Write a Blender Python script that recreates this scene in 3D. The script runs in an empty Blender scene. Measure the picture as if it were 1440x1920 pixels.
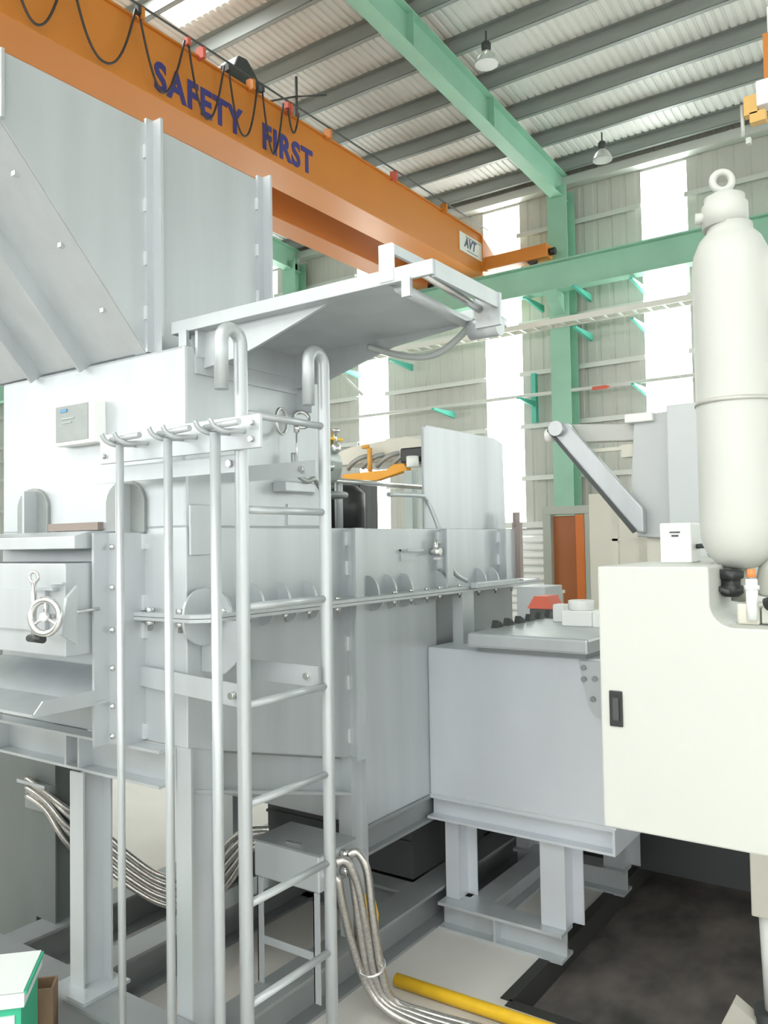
import bpy, bmesh, math, random
from mathutils import Vector, Matrix
random.seed(7)
sc = bpy.context.scene
COL = sc.collection
PI = math.pi

# ------------------------------------------------------------------ camera
H = 1.89
yaw, pitch, roll = math.radians(34.8), math.radians(2.12), math.radians(0.94)
fw = Vector((-math.sin(yaw)*math.cos(pitch), math.cos(yaw)*math.cos(pitch), math.sin(pitch)))
r0 = Vector((math.cos(yaw), math.sin(yaw), 0)); u0 = r0.cross(fw)
rt = r0*math.cos(roll) - u0*math.sin(roll); up = u0*math.cos(roll) + r0*math.sin(roll)
cd = bpy.data.cameras.new('camera'); cam = bpy.data.objects.new('camera', cd); COL.objects.link(cam)
m = Matrix((rt, up, -fw)).transposed().to_4x4(); m.translation = (0, 0, H); cam.matrix_world = m
cd.sensor_fit = 'VERTICAL'; cd.sensor_height = 24.0; cd.lens = 24.0*1540/1920
cd.clip_start = 0.05; cd.clip_end = 200
sc.camera = cam

# ------------------------------------------------------------------ world: bright overcast sky outside the made-up open front of the hall
w = bpy.data.worlds.new('world'); sc.world = w; w.use_nodes = True
bg = w.node_tree.nodes['Background']; bg.inputs[0].default_value = (0.985, 0.985, 1.0, 1); bg.inputs[1].default_value = 3.0
sc.view_settings.view_transform = 'Standard'; sc.view_settings.look = 'None'
sc.view_settings.gamma = 1.0; sc.view_settings.use_curve_mapping = False
sc.view_settings.exposure = 0.90
PANE = 4.5; SKYP = 7.0

# ------------------------------------------------------------------ materials
def mat(name, col, rough=0.5, metal=0.0, emit=0.0, var=0.0, vscale=(3, 3, 3), col2=None, bump=0.0, spec=0.5, detail=4):
    M = bpy.data.materials.new(name); M.use_nodes = True
    nt = M.node_tree; b = nt.nodes['Principled BSDF']
    b.inputs['Base Color'].default_value = (*col, 1); b.inputs['Roughness'].default_value = rough
    b.inputs['Metallic'].default_value = metal; b.inputs['Specular IOR Level'].default_value = spec
    if emit: b.inputs['Emission Color'].default_value = (*col, 1); b.inputs['Emission Strength'].default_value = emit
    if var or col2 or bump:
        tc = nt.nodes.new('ShaderNodeTexCoord'); mp = nt.nodes.new('ShaderNodeMapping'); mp.inputs['Scale'].default_value = vscale
        nz = nt.nodes.new('ShaderNodeTexNoise'); nz.inputs['Scale'].default_value = 1.0; nz.inputs['Detail'].default_value = detail
        geo = nt.nodes.new('ShaderNodeNewGeometry')
        nt.links.new(geo.outputs['Position'], mp.inputs[0]); nt.links.new(mp.outputs[0], nz.inputs[0])
        mr = nt.nodes.new('ShaderNodeMapRange'); mr.inputs[1].default_value = .3; mr.inputs[2].default_value = .7
        nt.links.new(nz.outputs[0], mr.inputs[0])
        mx = nt.nodes.new('ShaderNodeMix'); mx.data_type = 'RGBA'
        c2 = col2 if col2 else tuple(c*(1-var) for c in col)
        mx.inputs[6].default_value = (*col, 1); mx.inputs[7].default_value = (*c2, 1)
        nt.links.new(mr.outputs[0], mx.inputs[0]); nt.links.new(mx.outputs[2], b.inputs['Base Color'])
        if bump:
            bp = nt.nodes.new('ShaderNodeBump'); bp.inputs['Strength'].default_value = bump; bp.inputs['Distance'].default_value = .01
            nt.links.new(nz.outputs[0], bp.inputs['Height']); nt.links.new(bp.outputs[0], b.inputs['Normal'])
    return M

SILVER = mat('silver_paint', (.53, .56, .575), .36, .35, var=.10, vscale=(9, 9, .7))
SILVER_D = mat('silver_dark_shaded', (.30, .32, .325), .42, .3, var=.14, vscale=(4, 4, 2))  # darker silver for low parts; carries the flange shadow on the recessed shell
WELD = mat('weld_bead', (.75, .77, .78), .3, .6)
SILVER_V = mat('silver_paint_pale', (.64, .67, .71), .38, .3, var=.06, vscale=(4, 4, 2))  # paler, bluer silver for the vessel and its stand
POSTD = mat('dark_grey_shaded', (.17, .19, .185), .5, .2, var=.15, vscale=(4, 4, 2))  # dark grey of the thick left post, its shade put into the colour
STEEL = mat('bright_steel', (.72, .72, .71), .22, .95)
HOSE = mat('braided_steel', (.62, .60, .57), .30, .9, var=.3, vscale=(90, 90, 90))
WHITE = mat('ivory_paint', (.53, .545, .505), .45, var=.02)
WHITE2 = mat('white_paint', (.88, .89, .86), .4)
BEIGE = mat('beige_paint', (.68, .66, .57), .5, var=.05)
BLACK = mat('black_plastic', (.02, .022, .022), .4)
DARK = mat('dark_iron', (.07, .075, .075), .5, .3)
GREEN = mat('green_paint', (.33, .60, .45), .5, var=.12, vscale=(2, 2, 2))
TEAL = mat('teal_paint', (.10, .50, .38), .45)
ORANGE = mat('orange_paint', (.66, .23, .035), .42, var=.08, vscale=(1, 1, 1))
ORANGE_D = mat('orange_door_paint', (.72, .20, .04), .5)
YELLOW = mat('yellow_paint', (.86, .52, .02), .45, var=.1, vscale=(20, 20, 20))
BLUE = mat('blue_print', (.05, .045, .22), .6)
GALV = mat('galvanised_purlin', (.30, .33, .31), .45, .1, var=.2, vscale=(1, 6, 6))
ROOF = mat('roof_sheet_zinc', (.78, .79, .75), .5, .0, var=.08, vscale=(2, .5, 1))
WALLM = mat('wall_sheet_grey', (.54, .55, .50), .6, .0, var=.08, vscale=(1, 1, .4))
GIRT = mat('girt_zinc', (.62, .64, .60), .5, .3)
FLOORM = mat('concrete', (.66, .64, .60), .45, col2=(.57, .55, .51), vscale=(1.4, 1.4, 1.4), bump=.05, detail=8)
PITM = mat('oily_pit_floor', (.05, .046, .043), .6, col2=(.19, .165, .15), vscale=(5, 3, 5), bump=.4, detail=10)
PITW = mat('pit_edge_steel', (.028, .028, .024), .6)
SKYM = mat('skylight_and_fill', (.98, 1.0, 1.0), .5, emit=SKYP)  # shared by the visible skylight and the added front-slope fill strips
PANEM = mat('daylight_sheet', (.96, 1.0, .98), .5, emit=PANE)
CARDW = mat('white_carton', (.82, .86, .84), .6)
CARDG = mat('green_print', (.05, .48, .28), .6)
CARDB = mat('brown_carton', (.25, .16, .10), .8, var=.2, vscale=(10, 10, 10))
RUBBER = mat('cable_rubber', (.05, .04, .035), .5)
RUST = mat('brown_gasket', (.30, .25, .22), .8)
SIGN = mat('sign_white', (.80, .80, .76), .5)
PLATE = mat('plate_grey', (.30, .32, .31), .4, .3, var=.1, vscale=(20, 20, 20))
RED = mat('red_paint', (.62, .12, .07), .5)
DOME = mat('lamp_dome', (.80, .82, .80), .25)
DOME.node_tree.nodes['Principled BSDF'].inputs['Transmission Weight'].default_value = .6

# ------------------------------------------------------------------ mesh builder
class MB:
    def __init__(s): s.v = []; s.f = []; s.smooth = set()
    def add(s, vs, fs, smooth=False):
        n = len(s.v); s.v += [tuple(p) for p in vs]
        for f in fs:
            if smooth: s.smooth.add(len(s.f))
            s.f.append(tuple(n+i for i in f))
        return s
    def box(s, x0, x1, y0, y1, z0, z1):
        return s.add([(x0,y0,z0),(x1,y0,z0),(x1,y1,z0),(x0,y1,z0),(x0,y0,z1),(x1,y0,z1),(x1,y1,z1),(x0,y1,z1)],
                     [(0,3,2,1),(4,5,6,7),(0,1,5,4),(1,2,6,5),(2,3,7,6),(3,0,4,7)])
    def prism(s, ax, pts, a0, a1):
        # polygon in the plane across axis ax, drawn in the two remaining axes in xyz order
        def mk(p, a):
            return (a, p[0], p[1]) if ax == 'x' else (p[0], a, p[1]) if ax == 'y' else (p[0], p[1], a)
        n = len(pts); area = sum(pts[i][0]*pts[(i+1) % n][1]-pts[(i+1) % n][0]*pts[i][1] for i in range(n))
        if area < 0: pts = pts[::-1]
        if ax == 'y': pts = pts[::-1]
        vs = [mk(p, a0) for p in pts]+[mk(p, a1) for p in pts]
        fs = [tuple(range(n))[::-1], tuple(range(n, 2*n))]+[(i, (i+1) % n, n+(i+1) % n, n+i) for i in range(n)]
        return s.add(vs, fs)
    def tube(s, path, r, n=10, caps=True, rs=None):
        P = [Vector(p) for p in path]; rings = []; ref = None
        for i, p in enumerate(P):
            t = (P[min(i+1, len(P)-1)]-P[max(i-1, 0)]).normalized()
            if ref is None:
                ref = Vector((0, 0, 1)) if abs(t.z) < .9 else Vector((1, 0, 0))
            a = (ref-t*ref.dot(t)).normalized(); ref = a; b = t.cross(a)
            rr = rs[i] if rs else r
            rings.append([p+(a*math.cos(2*PI*k/n)+b*math.sin(2*PI*k/n))*rr for k in range(n)])
        vs = [q for R in rings for q in R]; fs = []
        for i in range(len(P)-1):
            for k in range(n):
                fs.append((i*n+k, i*n+(k+1) % n, (i+1)*n+(k+1) % n, (i+1)*n+k))
        s.add(vs, fs, True)
        if caps:
            base = len(s.v)-len(vs)
            s.f.append(tuple(base+k for k in range(n))[::-1]); s.f.append(tuple(base+(len(P)-1)*n+k for k in range(n)))
        return s
    def cyl(s, p0, p1, r, n=14, r1=None):
        return s.tube([p0, p1], r, n, True, [r, r if r1 is None else r1])
    def lathe(s, c, prof, n=28, axis='z'):
        vs = []
        for (r, h) in prof:
            for k in range(n):
                a = 2*PI*k/n; x, y = r*math.cos(a), r*math.sin(a)
                q = (x, y, h) if axis == 'z' else (h, x, y) if axis == 'x' else (y, h, x)
                vs.append((c[0]+q[0], c[1]+q[1], c[2]+q[2]))
        fs = [(i*n+k, i*n+(k+1) % n, (i+1)*n+(k+1) % n, (i+1)*n+k) for i in range(len(prof)-1) for k in range(n)]
        s.add(vs, fs, True); base = len(s.v)-len(vs)
        s.f.append(tuple(base+k for k in range(n))[::-1]); s.f.append(tuple(base+(len(prof)-1)*n+k for k in range(n)))
        return s
    def torus(s, c, R, r, nrm, n=24, m=8, sx=1.0):
        N = Vector(nrm).normalized(); A = N.orthogonal().normalized() if abs(N.z) > .9 else Vector((0, 0, 1)).cross(N).normalized(); B = N.cross(A)
        vs = []; fs = []
        for i in range(n):
            a = 2*PI*i/n; d = A*math.cos(a)*sx+B*math.sin(a)
            for k in range(m):
                b = 2*PI*k/m; vs.append(Vector(c)+d*R+d.normalized()*r*math.cos(b)+N*r*math.sin(b))
        for i in range(n):
            for k in range(m):
                fs.append((i*m+k, ((i+1) % n)*m+k, ((i+1) % n)*m+(k+1) % m, i*m+(k+1) % m))
        return s.add(vs, fs, True)

WL = {}   # world origin of each object
def origin(o): return WL.get(o.name, Vector((0, 0, 0)))
def obj(name, mb, material, parent=None, bev=0.0):
    vs = [Vector(v) for v in mb.v]
    lo = Vector((min(v.x for v in vs), min(v.y for v in vs), min(v.z for v in vs))); hi = Vector((max(v.x for v in vs), max(v.y for v in vs), max(v.z for v in vs)))
    c = Vector(((lo.x+hi.x)/2, (lo.y+hi.y)/2, lo.z if parent is None else (lo.z+hi.z)/2))
    me = bpy.data.meshes.new(name); me.from_pydata([v-c for v in vs], [], mb.f); me.update()
    for i in mb.smooth: me.polygons[i].use_smooth = True
    me.materials.append(material)
    o = bpy.data.objects.new(name, me); COL.objects.link(o); WL[o.name] = c
    if parent: o.parent = parent; o.location = c-origin(parent)
    else: o.location = c
    if bev:
        bm_ = o.modifiers.new('bevel', 'BEVEL'); bm_.width = bev; bm_.segments = 2; bm_.limit_method = 'ANGLE'
    return o
def tag(o, label=None, cat=None, group=None, kind=None):
    if label: o['label'] = label
    if cat: o['category'] = cat
    if group: o['group'] = group
    if kind: o['kind'] = kind
    return o
def thing(name, label, cat, loc, group=None):
    o = bpy.data.objects.new(name, None); COL.objects.link(o); o.location = loc; o.empty_display_size = .1
    WL[o.name] = Vector(loc); return tag(o, label, cat, group)
def B(*a): return MB().box(*a)
def arc(c, r, a0, a1, n=8): return [(c[0]+r*math.cos(a0+(a1-a0)*i/n), c[1]+r*math.sin(a0+(a1-a0)*i/n)) for i in range(n+1)]
def curve_pts(ctrl, n=10):
    P = [Vector(p) for p in ctrl]; out = []
    for i in range(len(P)-1):
        p0, p1, p2, p3 = P[max(i-1, 0)], P[i], P[i+1], P[min(i+2, len(P)-1)]
        for k in range(n):
            t = k/n
            out.append(.5*((2*p1)+(-p0+p2)*t+(2*p0-5*p1+4*p2-p3)*t*t+(-p0+3*p1-3*p2+p3)*t**3))
    return out+[P[-1]]
def hbeam(mb, ax, a0, a1, c, z0, z1, w, tw=.012, tf=.014):
    """I-section lying along ax ('x' or 'y'), centred on c in the other axis"""
    for (p0, p1, q0, q1) in ((-w/2, w/2, z0, z0+tf), (-w/2, w/2, z1-tf, z1), (-tw/2, tw/2, z0+tf, z1-tf)):
        if ax == 'x': mb.box(a0, a1, c+p0, c+p1, q0, q1)
        else: mb.box(c+p0, c+p1, a0, a1, q0, q1)
    return mb
def text(name, body, size, loc, material, parent, fit=None, rot=(PI/2, 0, PI/2), ext=.003, off=.0, shear=0):
    cu = bpy.data.curves.new(name, 'FONT'); cu.body = body; cu.size = size; cu.extrude = ext; cu.offset = off; cu.shear = shear
    cu.align_x = 'LEFT'; cu.space_character = 1.12; cu.materials.append(material); cu.resolution_u = 4
    o = bpy.data.objects.new(name, cu); COL.objects.link(o); o.rotation_euler = rot
    o.parent = parent; o.location = Vector(loc)-origin(parent); WL[o.name] = Vector(loc)
    if fit:
        bpy.context.view_layer.update(); o.scale.x = fit/max(o.dimensions.x, 1e-6)
    bpy.context.view_layer.update()
    me = bpy.data.meshes.new_from_object(o.evaluated_get(bpy.context.evaluated_depsgraph_get())); me.name = name
    o2 = bpy.data.objects.new(name, me); COL.objects.link(o2); o2.parent = parent; o2.location = o.location; o2.rotation_euler = rot; o2.scale = o.scale
    bpy.data.objects.remove(o); o2.name = name; WL[o2.name] = Vector(loc)
    return o2

# ================================================================== THE HALL
X0, X1, Y0, Y1 = -30.0, 16.0, -13.0, 13.2
RY = 0.1
def roofz(y): return 8.2+.06*(13.2-y) if y >= RY else 8.2+.06*(13.2-RY)-.06*(RY-y)
# floor with the shallow pit
PX0, PX1, PY0, PY1 = -1.57, 5.0, 3.1, 8.6
fm = MB()
for (a, b_, c, d) in ((-45, PX0, -45, 20), (PX1, 40, -45, 20), (PX0, PX1, -45, PY0), (PX0, PX1, PY1, 20)):
    fm.box(a, b_, c, d, -.2, 0)
fl = tag(obj('floor', fm, FLOORM), kind='structure')
obj('pit_floor', B(PX0, PX1, PY0, PY1, -.16, -.11), PITM, fl)
pw = MB(); pw.box(PX0, PX0+.012, PY0, PY1, -.11, .004); pw.box(PX0, PX1, PY0, PY0+.012, -.11, .004); pw.box(PX0-.04, PX0, PY0, PY1, 0, .004); pw.box(PX0, PX1, PY0-.04, PY0, 0, .004)
obj('pit_edge', pw, PITW, fl)
tag(obj('plastic_scrap', MB().prism('z', [(-.80, 3.72), (-.765, 3.73), (-.76, 3.77), (-.79, 3.78)], -.11, -.10), mat('scrap_blue', (.05, .2, .26), .5)), 'small blue plastic scrap lying in the dark pit', 'scrap')

# ceiling: corrugated sheets, purlins, rafters, a skylight and added fill strips
ceil = bpy.data.objects.new('ceiling', None); COL.objects.link(ceil); ceil['kind'] = 'structure'; WL['ceiling'] = Vector((0, 0, 0))
def corr(x0, x1, y0, y1, pitch=.111, amp=.02):
    mb = MB(); n = max(1, round((x1-x0)/pitch)); p = (x1-x0)/n; xs = []
    for i in range(n):
        b_ = x0+i*p; xs += [(b_, 0), (b_+p*.55, 0), (b_+p*.68, amp), (b_+p*.87, amp)]
    xs.append((x1, 0)); vs = []
    for (x, dz) in xs: vs += [(x, y0, roofz(y0)+dz), (x, y1, roofz(y1)+dz)]
    return mb.add(vs, [(2*i, 2*i+1, 2*i+3, 2*i+2) for i in range(len(xs)-1)])
def flat(x0, x1, y0, y1, dz=.0):
    return MB().add([(x0, y0, roofz(y0)+dz), (x1, y0, roofz(y0)+dz), (x1, y1, roofz(y1)+dz), (x0, y1, roofz(y1)+dz), (x0, y0, roofz(y0)+dz+.02), (x1, y0, roofz(y0)+dz+.02), (x1, y1, roofz(y1)+dz+.02), (x0, y1, roofz(y1)+dz+.02)],
        [(0,3,2,1),(4,5,6,7),(0,1,5,4),(1,2,6,5),(2,3,7,6),(3,0,4,7)])
sky_rear = {-8.0: (2.9, 7.05)}
x = X0
while x < X1-.01:
    a, b_ = x, x+1.0
    if a in sky_rear:
        s0, s1 = sky_rear[a]
        obj('roof_sheet', corr(a, b_, RY, s0), ROOF, ceil); obj('roof_sheet', corr(a, b_, s1, Y1+.3), ROOF, ceil)
        obj('skylight_and_fill', flat(a, b_, s0, s1), SKYM, ceil)
    else: obj('roof_sheet', corr(a, b_, RY, Y1+.3), ROOF, ceil)
    k = int(round(a-X0))
    if k % 3 == 1:
        obj('roof_sheet', corr(a, b_, Y0-.3, -11), ROOF, ceil); obj('roof_sheet', corr(a, b_, -2, RY), ROOF, ceil)
        obj('skylight_and_fill', flat(a, b_, -11, -2), SKYM, ceil)  # added out of view on the front slope for fill light
    else: obj('roof_sheet', corr(a, b_, Y0-.3, RY), ROOF, ceil)
    x += 1.0
ys = [12.8-.9*i for i in range(29)]
for y in ys:
    zb = roofz(y)-.2; pm = MB()
    pm.box(X0, X1, y, y+.004, zb, zb+.198); pm.box(X0, X1, y, y+.07, zb, zb+.004); pm.box(X0, X1, y-.07, y, zb+.194, zb+.198); pm.box(X0, X1, y+.066, y+.07, zb, zb+.02)
    obj('purlin', pm, GALV, ceil)
FR = [-23.05, -17.1, -11.15, -5.25, .7, 6.65, 12.6]
def slab(x0, x1, y0, y1, o0, o1):
    return ([(x0, y0, roofz(y0)+o0), (x1, y0, roofz(y0)+o0), (x1, y1, roofz(y1)+o0), (x0, y1, roofz(y1)+o0), (x0, y0, roofz(y0)+o1), (x1, y0, roofz(y0)+o1), (x1, y1, roofz(y1)+o1), (x0, y1, roofz(y1)+o1)],
            [(0,3,2,1),(4,5,6,7),(0,1,5,4),(1,2,6,5),(2,3,7,6),(3,0,4,7)])
for fx in FR:
    for (ya, yb) in ((RY, 13.0), (Y0+.2, RY)):
        rm = MB()
        for (w_, o0, o1) in ((.2, -.66, -.645), (.2, -.215, -.2), (.012, -.645, -.215)): rm.add(*slab(fx-w_/2, fx+w_/2, ya, yb, o0, o1))
        if ya == RY:
            for yy in (8.2, 10.3): rm.add(*slab(fx, fx+.1, yy, yy+.012, -.645, -.215))
        obj('rafter', rm, GREEN, ceil)

# back wall (far side): sheet bays between translucent strips, girts, columns, runway beam
wb = bpy.data.objects.new('wall_back', None); COL.objects.link(wb); wb['kind'] = 'structure'; WL['wall_back'] = Vector((0, Y1, 0)); wb.location = (0, Y1, 0)
strips = []
c = -3.64-2.87*8
while c < X1: strips.append((c-.36, c+.36)); c += 2.87
def wallsheet(x0, x1, z0, z1, y, pitch=.25, amp=.012, mb=None):
    mb = mb or MB(); n = max(1, round((x1-x0)/pitch)); p = (x1-x0)/n; xs = []
    for i in range(n):
        b_ = x0+i*p; xs += [(b_, 0), (b_+p*.6, 0), (b_+p*.7, amp), (b_+p*.9, amp)]
    xs.append((x1, 0)); vs = []
    for (x, dy) in xs: vs += [(x, y+dy, z0), (x, y+dy, z1)]
    return mb.add(vs, [(2*i, 2*i+2, 2*i+3, 2*i+1) for i in range(len(xs)-1)])
edges = [X0]+[e for s in strips for e in s]+[X1]
for i in range(0, len(edges), 2): obj('wall_sheet', wallsheet(edges[i], edges[i+1], 0, 8.25, Y1), WALLM, wb)
for i, (a, b_) in enumerate(strips):
    obj('wall_sheet', wallsheet(a, b_, 0, 2.1, Y1), WALLM, wb); obj('wall_sheet', wallsheet(a, b_, 7.82, 8.25, Y1), WALLM, wb)
    wn = bpy.data.objects.new('window_%d' % (i+1), None); COL.objects.link(wn); wn['kind'] = 'structure'; wn.location = (a+.36, Y1, 2.1); WL[wn.name] = Vector(wn.location)
    obj('pane', B(a, b_, Y1+.005, Y1+.02, 2.1, 7.82), PANEM, wn)
GZ = [2.92, 3.86, 4.37, 4.75, 5.6, 6.9, 7.25]
for z in (.9, 1.9, 2.92, 3.82, 4.74, 5.62, 7.2):
    gm = MB()
    for i in range(0, len(edges), 2):
        a, b_ = edges[i], edges[i+1]
        gm.box(a-.02, b_+.02, Y1-.10, Y1-.004, z+.075, z+.08); gm.box(a-.02, b_+.02, Y1-.102, Y1-.098, z, z+.08)
    obj('girt', gm, GIRT, wb)
obj('eave_beam', MB().box(X0, X1, Y1-.22, Y1-.02, 7.86, 8.0), GIRT, wb)
for fx in FR:
    cm = MB(); cm.box(fx-.17, fx+.17, 12.72, 12.735, 0, 7.75); cm.box(fx-.17, fx+.17, 13.06, 13.075, 0, 7.75); cm.box(fx-.006, fx+.006, 12.735, 13.06, 0, 7.75)
    obj('column', cm, GREEN, wb)
rb = MB(); hbeam(rb, 'x', X0, X1, 12.5, 5.93, 6.40, .22); rb.box(X0, X1, 12.47, 12.53, 6.40, 6.44)
obj('runway_beam', rb, GREEN, wb)
for fx in FR: obj('beam_bracket', MB().prism('x', [(12.36, 5.93), (12.72, 5.93), (12.72, 5.6), (12.5, 5.75)], fx-.1, fx+.1), GREEN, wb)
# pipes along the wall and the teal bracket arms that carry them
obj('pipe_run', MB().cyl((X0, 12.75, 4.33), (X1, 12.75, 4.33), .03), GIRT, wb)
for (bx, bz) in ((-4.85, 5.93), (-4.85, 5.27), (-3.93, 5.87), (-3.93, 5.25), (-3.95, 4.25), (-8.4, 5.25), (-7.5, 4.25), (-5.7, 5.9), (-9.6, 5.25), (-5.85, 4.25)):
    obj('bracket_arm', MB().prism('x', [(12.35, bz-.03), (12.35, bz), (13.1, bz+.02), (13.1, bz-.10)], bx-.025, bx+.025), TEAL, wb)
obj('brace', MB().cyl((-9.85, 12.6, 5.3), (-9.2, 12.6, 4.7), .03), GIRT, wb)
obj('bracket_post', B(-5.9, -5.82, 12.98, 13.08, 3.9, 4.75), TEAL, wb)
tagp = tag(obj('cable_tray', MB().box(-13, -2.2, 12.42, 12.43, 5.38, 5.47).box(-13, -2.2, 12.69, 12.70, 5.38, 5.47), mat('tray_zinc', (.72, .72, .66), .45, .3)),
    'pale cable tray with rungs running along the far wall below the green beam', 'cable tray')
for i in range(46): obj('tray_rung', B(-12.9+i*.235, -12.86+i*.235, 12.43, 12.69, 5.385, 5.405), GIRT, tagp)
tag(obj('fire_hose_tag', MB().prism('y', [(-4.70, 4.275), (-4.48, 4.275), (-4.42, 4.305), (-4.48, 4.33), (-4.70, 4.325)], 12.66, 12.71), RED), 'small red tag on the white wall pipe beside the green column', 'tag')

# side walls and a made-up open front behind the camera, openings shaped for light
for nm, xx in (('wall_left', X0), ('wall_right', X1)):
    sm = MB(); n = 105
    vs = []; 
    for i in range(n+1):
        y = Y0+(Y1-Y0)*i/n; d = .025 if i % 3 == 2 else 0
        vs += [(xx+d, y, 3.6 if xx > 0 else 0), (xx+d, y, roofz(y))]  # right wall starts high: invented opening for fill light
    sm.add(vs, [(2*i, 2*i+1, 2*i+3, 2*i+2) for i in range(n)])
    tag(obj(nm, sm, WALLM), kind='structure')
wf = tag(obj('wall_front', wallsheet(X0, X1, 6.0, 8.25, Y0), WALLM), kind='structure')
obj('added_low_wall', B(X0, X1, Y0-.1, Y0+.1, 0, 2.4), WALLM, wf)  # added out of view to keep low front light off the furnace
obj('added_low_wall', B(X1-.1, X1+.1, Y0, Y1, 0, 1.6), WALLM, wf)  # added out of view, cuts side light below the opening
for fx in FR:
    cm = MB(); cm.box(fx-.17, fx+.17, Y0+.12, Y0+.135, 0, 7.75); cm.box(fx-.17, fx+.17, Y0+.45, Y0+.465, 0, 7.75); cm.box(fx-.006, fx+.006, Y0+.135, Y0+.45, 0, 7.75)
    obj('column', cm, GREEN, wf)

tag(obj('wall_light_blocker', wallsheet(-10, -2.1, 0, 1.8, -1.6, .25, .03), WALLM), kind='structure')  # unseen screen added behind the camera to shade the lower furnace
# roller shutter with slats + orange doorway on the far side
rs = thing('roller_shutter', 'pale horizontal slat shutter on the far wall left of the orange door', 'shutter', (-5.9, 13.0, 0))
for i in range(16): obj('slat', MB().prism('x', [(13.06, .02+i*.13), (13.03, .05+i*.13), (13.03, .11+i*.13), (13.08, .145+i*.13)], -6.6, -5.3), WHITE2, rs)
obj('shutter_frame', MB().box(-6.66, -6.6, 12.98, 13.1, 0, 2.15).box(-5.3, -5.24, 12.98, 13.1, 0, 2.15).box(-6.66, -5.24, 12.96, 13.1, 2.1, 2.2), GIRT, rs)
od = thing('orange_door', 'tall orange door in a grey-green frame standing below the green column', 'door', (-4.65, 11.5, 0))
obj('door_frame', MB().box(-5.06, -4.93, 11.42, 11.62, 0, 2.26).box(-4.41, -4.33, 11.42, 11.62, 0, 2.26).box(-5.06, -4.33, 11.42, 11.62, 2.26, 2.38), mat('frame_grey', (.45, .48, .43), .5), od, .008)
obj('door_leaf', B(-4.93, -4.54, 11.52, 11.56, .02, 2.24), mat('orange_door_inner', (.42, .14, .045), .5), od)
obj('door_edge', MB().box(-4.55, -4.42, 11.44, 11.52, .02, 2.25), ORANGE_D, od)

# ================================================================== OVERHEAD CRANE
cr = thing('overhead_crane', 'long orange overhead crane girder with blue lettering high across the hall', 'crane', (-6.7, 0, 6.19))
obj('girder', MB().box(-6.94, -6.45, -12.3, 12.34, 6.40, 7.07), ORANGE, cr, .006)
obj('rear_girder', MB().box(-7.95, -7.55, -12.3, 12.34, 6.40, 7.07), mat('orange_shaded', (.52, .17, .03), .5), cr, .006)  # shade on the rear girder put into a darker orange
for yy in (-12.2, 12.2): obj('cross_tie', MB().box(-7.55, -6.94, yy-.15, yy+.15, 6.5, 7.0), ORANGE, cr)
obj('girder_top_flange', B(-6.98, -6.42, -12.3, 12.34, 7.07, 7.09), ORANGE, cr)
obj('girder_end_neck', MB().prism('x', [(12.3, 6.45), (12.3, 7.06), (12.72, 6.85), (12.72, 6.62), (12.5, 6.5)], -6.9, -6.42), ORANGE, cr)
ec = obj('end_carriage', MB().box(-7.9, -5.3, 12.38, 12.62, 6.50, 6.72), ORANGE, cr, .01)
obj('buffer', MB().cyl((-5.3, 12.5, 6.6), (-5.2, 12.5, 6.6), .06), BLACK, ec)
for wx in (-7.6, -5.6): obj('wheel', MB().cyl((wx, 12.46, 6.53), (wx, 12.54, 6.53), .09), DARK, ec)
text('lettering', 'SAFETY', .41, (-6.446, 5.36, 6.49), BLUE, cr, fit=1.25, off=.014)
text('lettering', 'FIRST', .41, (-6.446, 6.92, 6.50), BLUE, cr, fit=.90, off=.014)
sg = obj('logo_plate', B(-6.449, -6.44, 11.55, 12.30, 6.62, 6.93), SIGN, cr)
text('logo_lettering', 'AVT', .22, (-6.438, 11.70, 6.72), mat('logo_ink', (.05, .07, .13), .5), sg, fit=.42, off=.008, shear=.25)
obj('logo_bar', MB().box(-6.44, -6.437, 11.74, 12.26, 6.885, 6.90).box(-6.44, -6.437, 11.78, 12.15, 6.66, 6.675), mat('logo_ink_grey', (.25, .28, .32), .5), sg)
obj('guide_wire', MB().cyl((-6.36, -12, 7.17), (-6.36, 12.4, 7.17), .012, 6), DARK, cr)
for i, yy in enumerate((2.2, 3.35, 4.4, 5.15, 5.95, 6.7, 7.35, 8.1, 9.6, 11.0)): obj('wire_support', MB().box(-6.46, -6.35, yy-.02, yy+.02, 7.05, 7.18), ORANGE if i % 2 else RED, cr)
for i, (a, b_, d) in enumerate(((2.9, 3.66, .60), (3.73, 4.32, .70), (4.36, 5.08, .70), (5.12, 5.70, .68), (5.75, 6.26, .70), (6.33, 6.78, .66), (6.86, 7.22, .68), (7.30, 7.50, .28))):
    pts = [(-6.38, a+(b_-a)*k/28, 7.12-d*(1-abs(2*k/28-1)**(1.8+.2*(i % 3)))) for k in range(29)]
    obj('festoon_cable', MB().tube(pts, .012, 6), RUBBER, cr)
    obj('cable_clip', MB().box(-6.41, -6.35, a-.03, a+.01, 7.09, 7.17), RED if i % 3 == 1 else DARK, cr)
mo = MB(); mo.prism('x', [(6.35, 7.10), (6.95, 7.10), (7.05, 7.28), (6.92, 7.42), (6.80, 7.52), (6.66, 7.50), (6.60, 7.36), (6.40, 7.26)], -6.85, -6.55)
obj('trolley_motor', mo, DARK, cr, .02)
ms = MB(); ms.cyl((-6.6, 7.72, 7.1), (-6.6, 7.72, 7.75), .018, 8); ms.cyl((-6.6, 7.1, 7.15), (-6.6, 7.72, 7.5), .012, 6); ms.cyl((-6.6, 7.72, 7.5), (-6.3, 7.95, 7.52), .012, 6)
obj('cable_mast', ms, DARK, cr)

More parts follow.
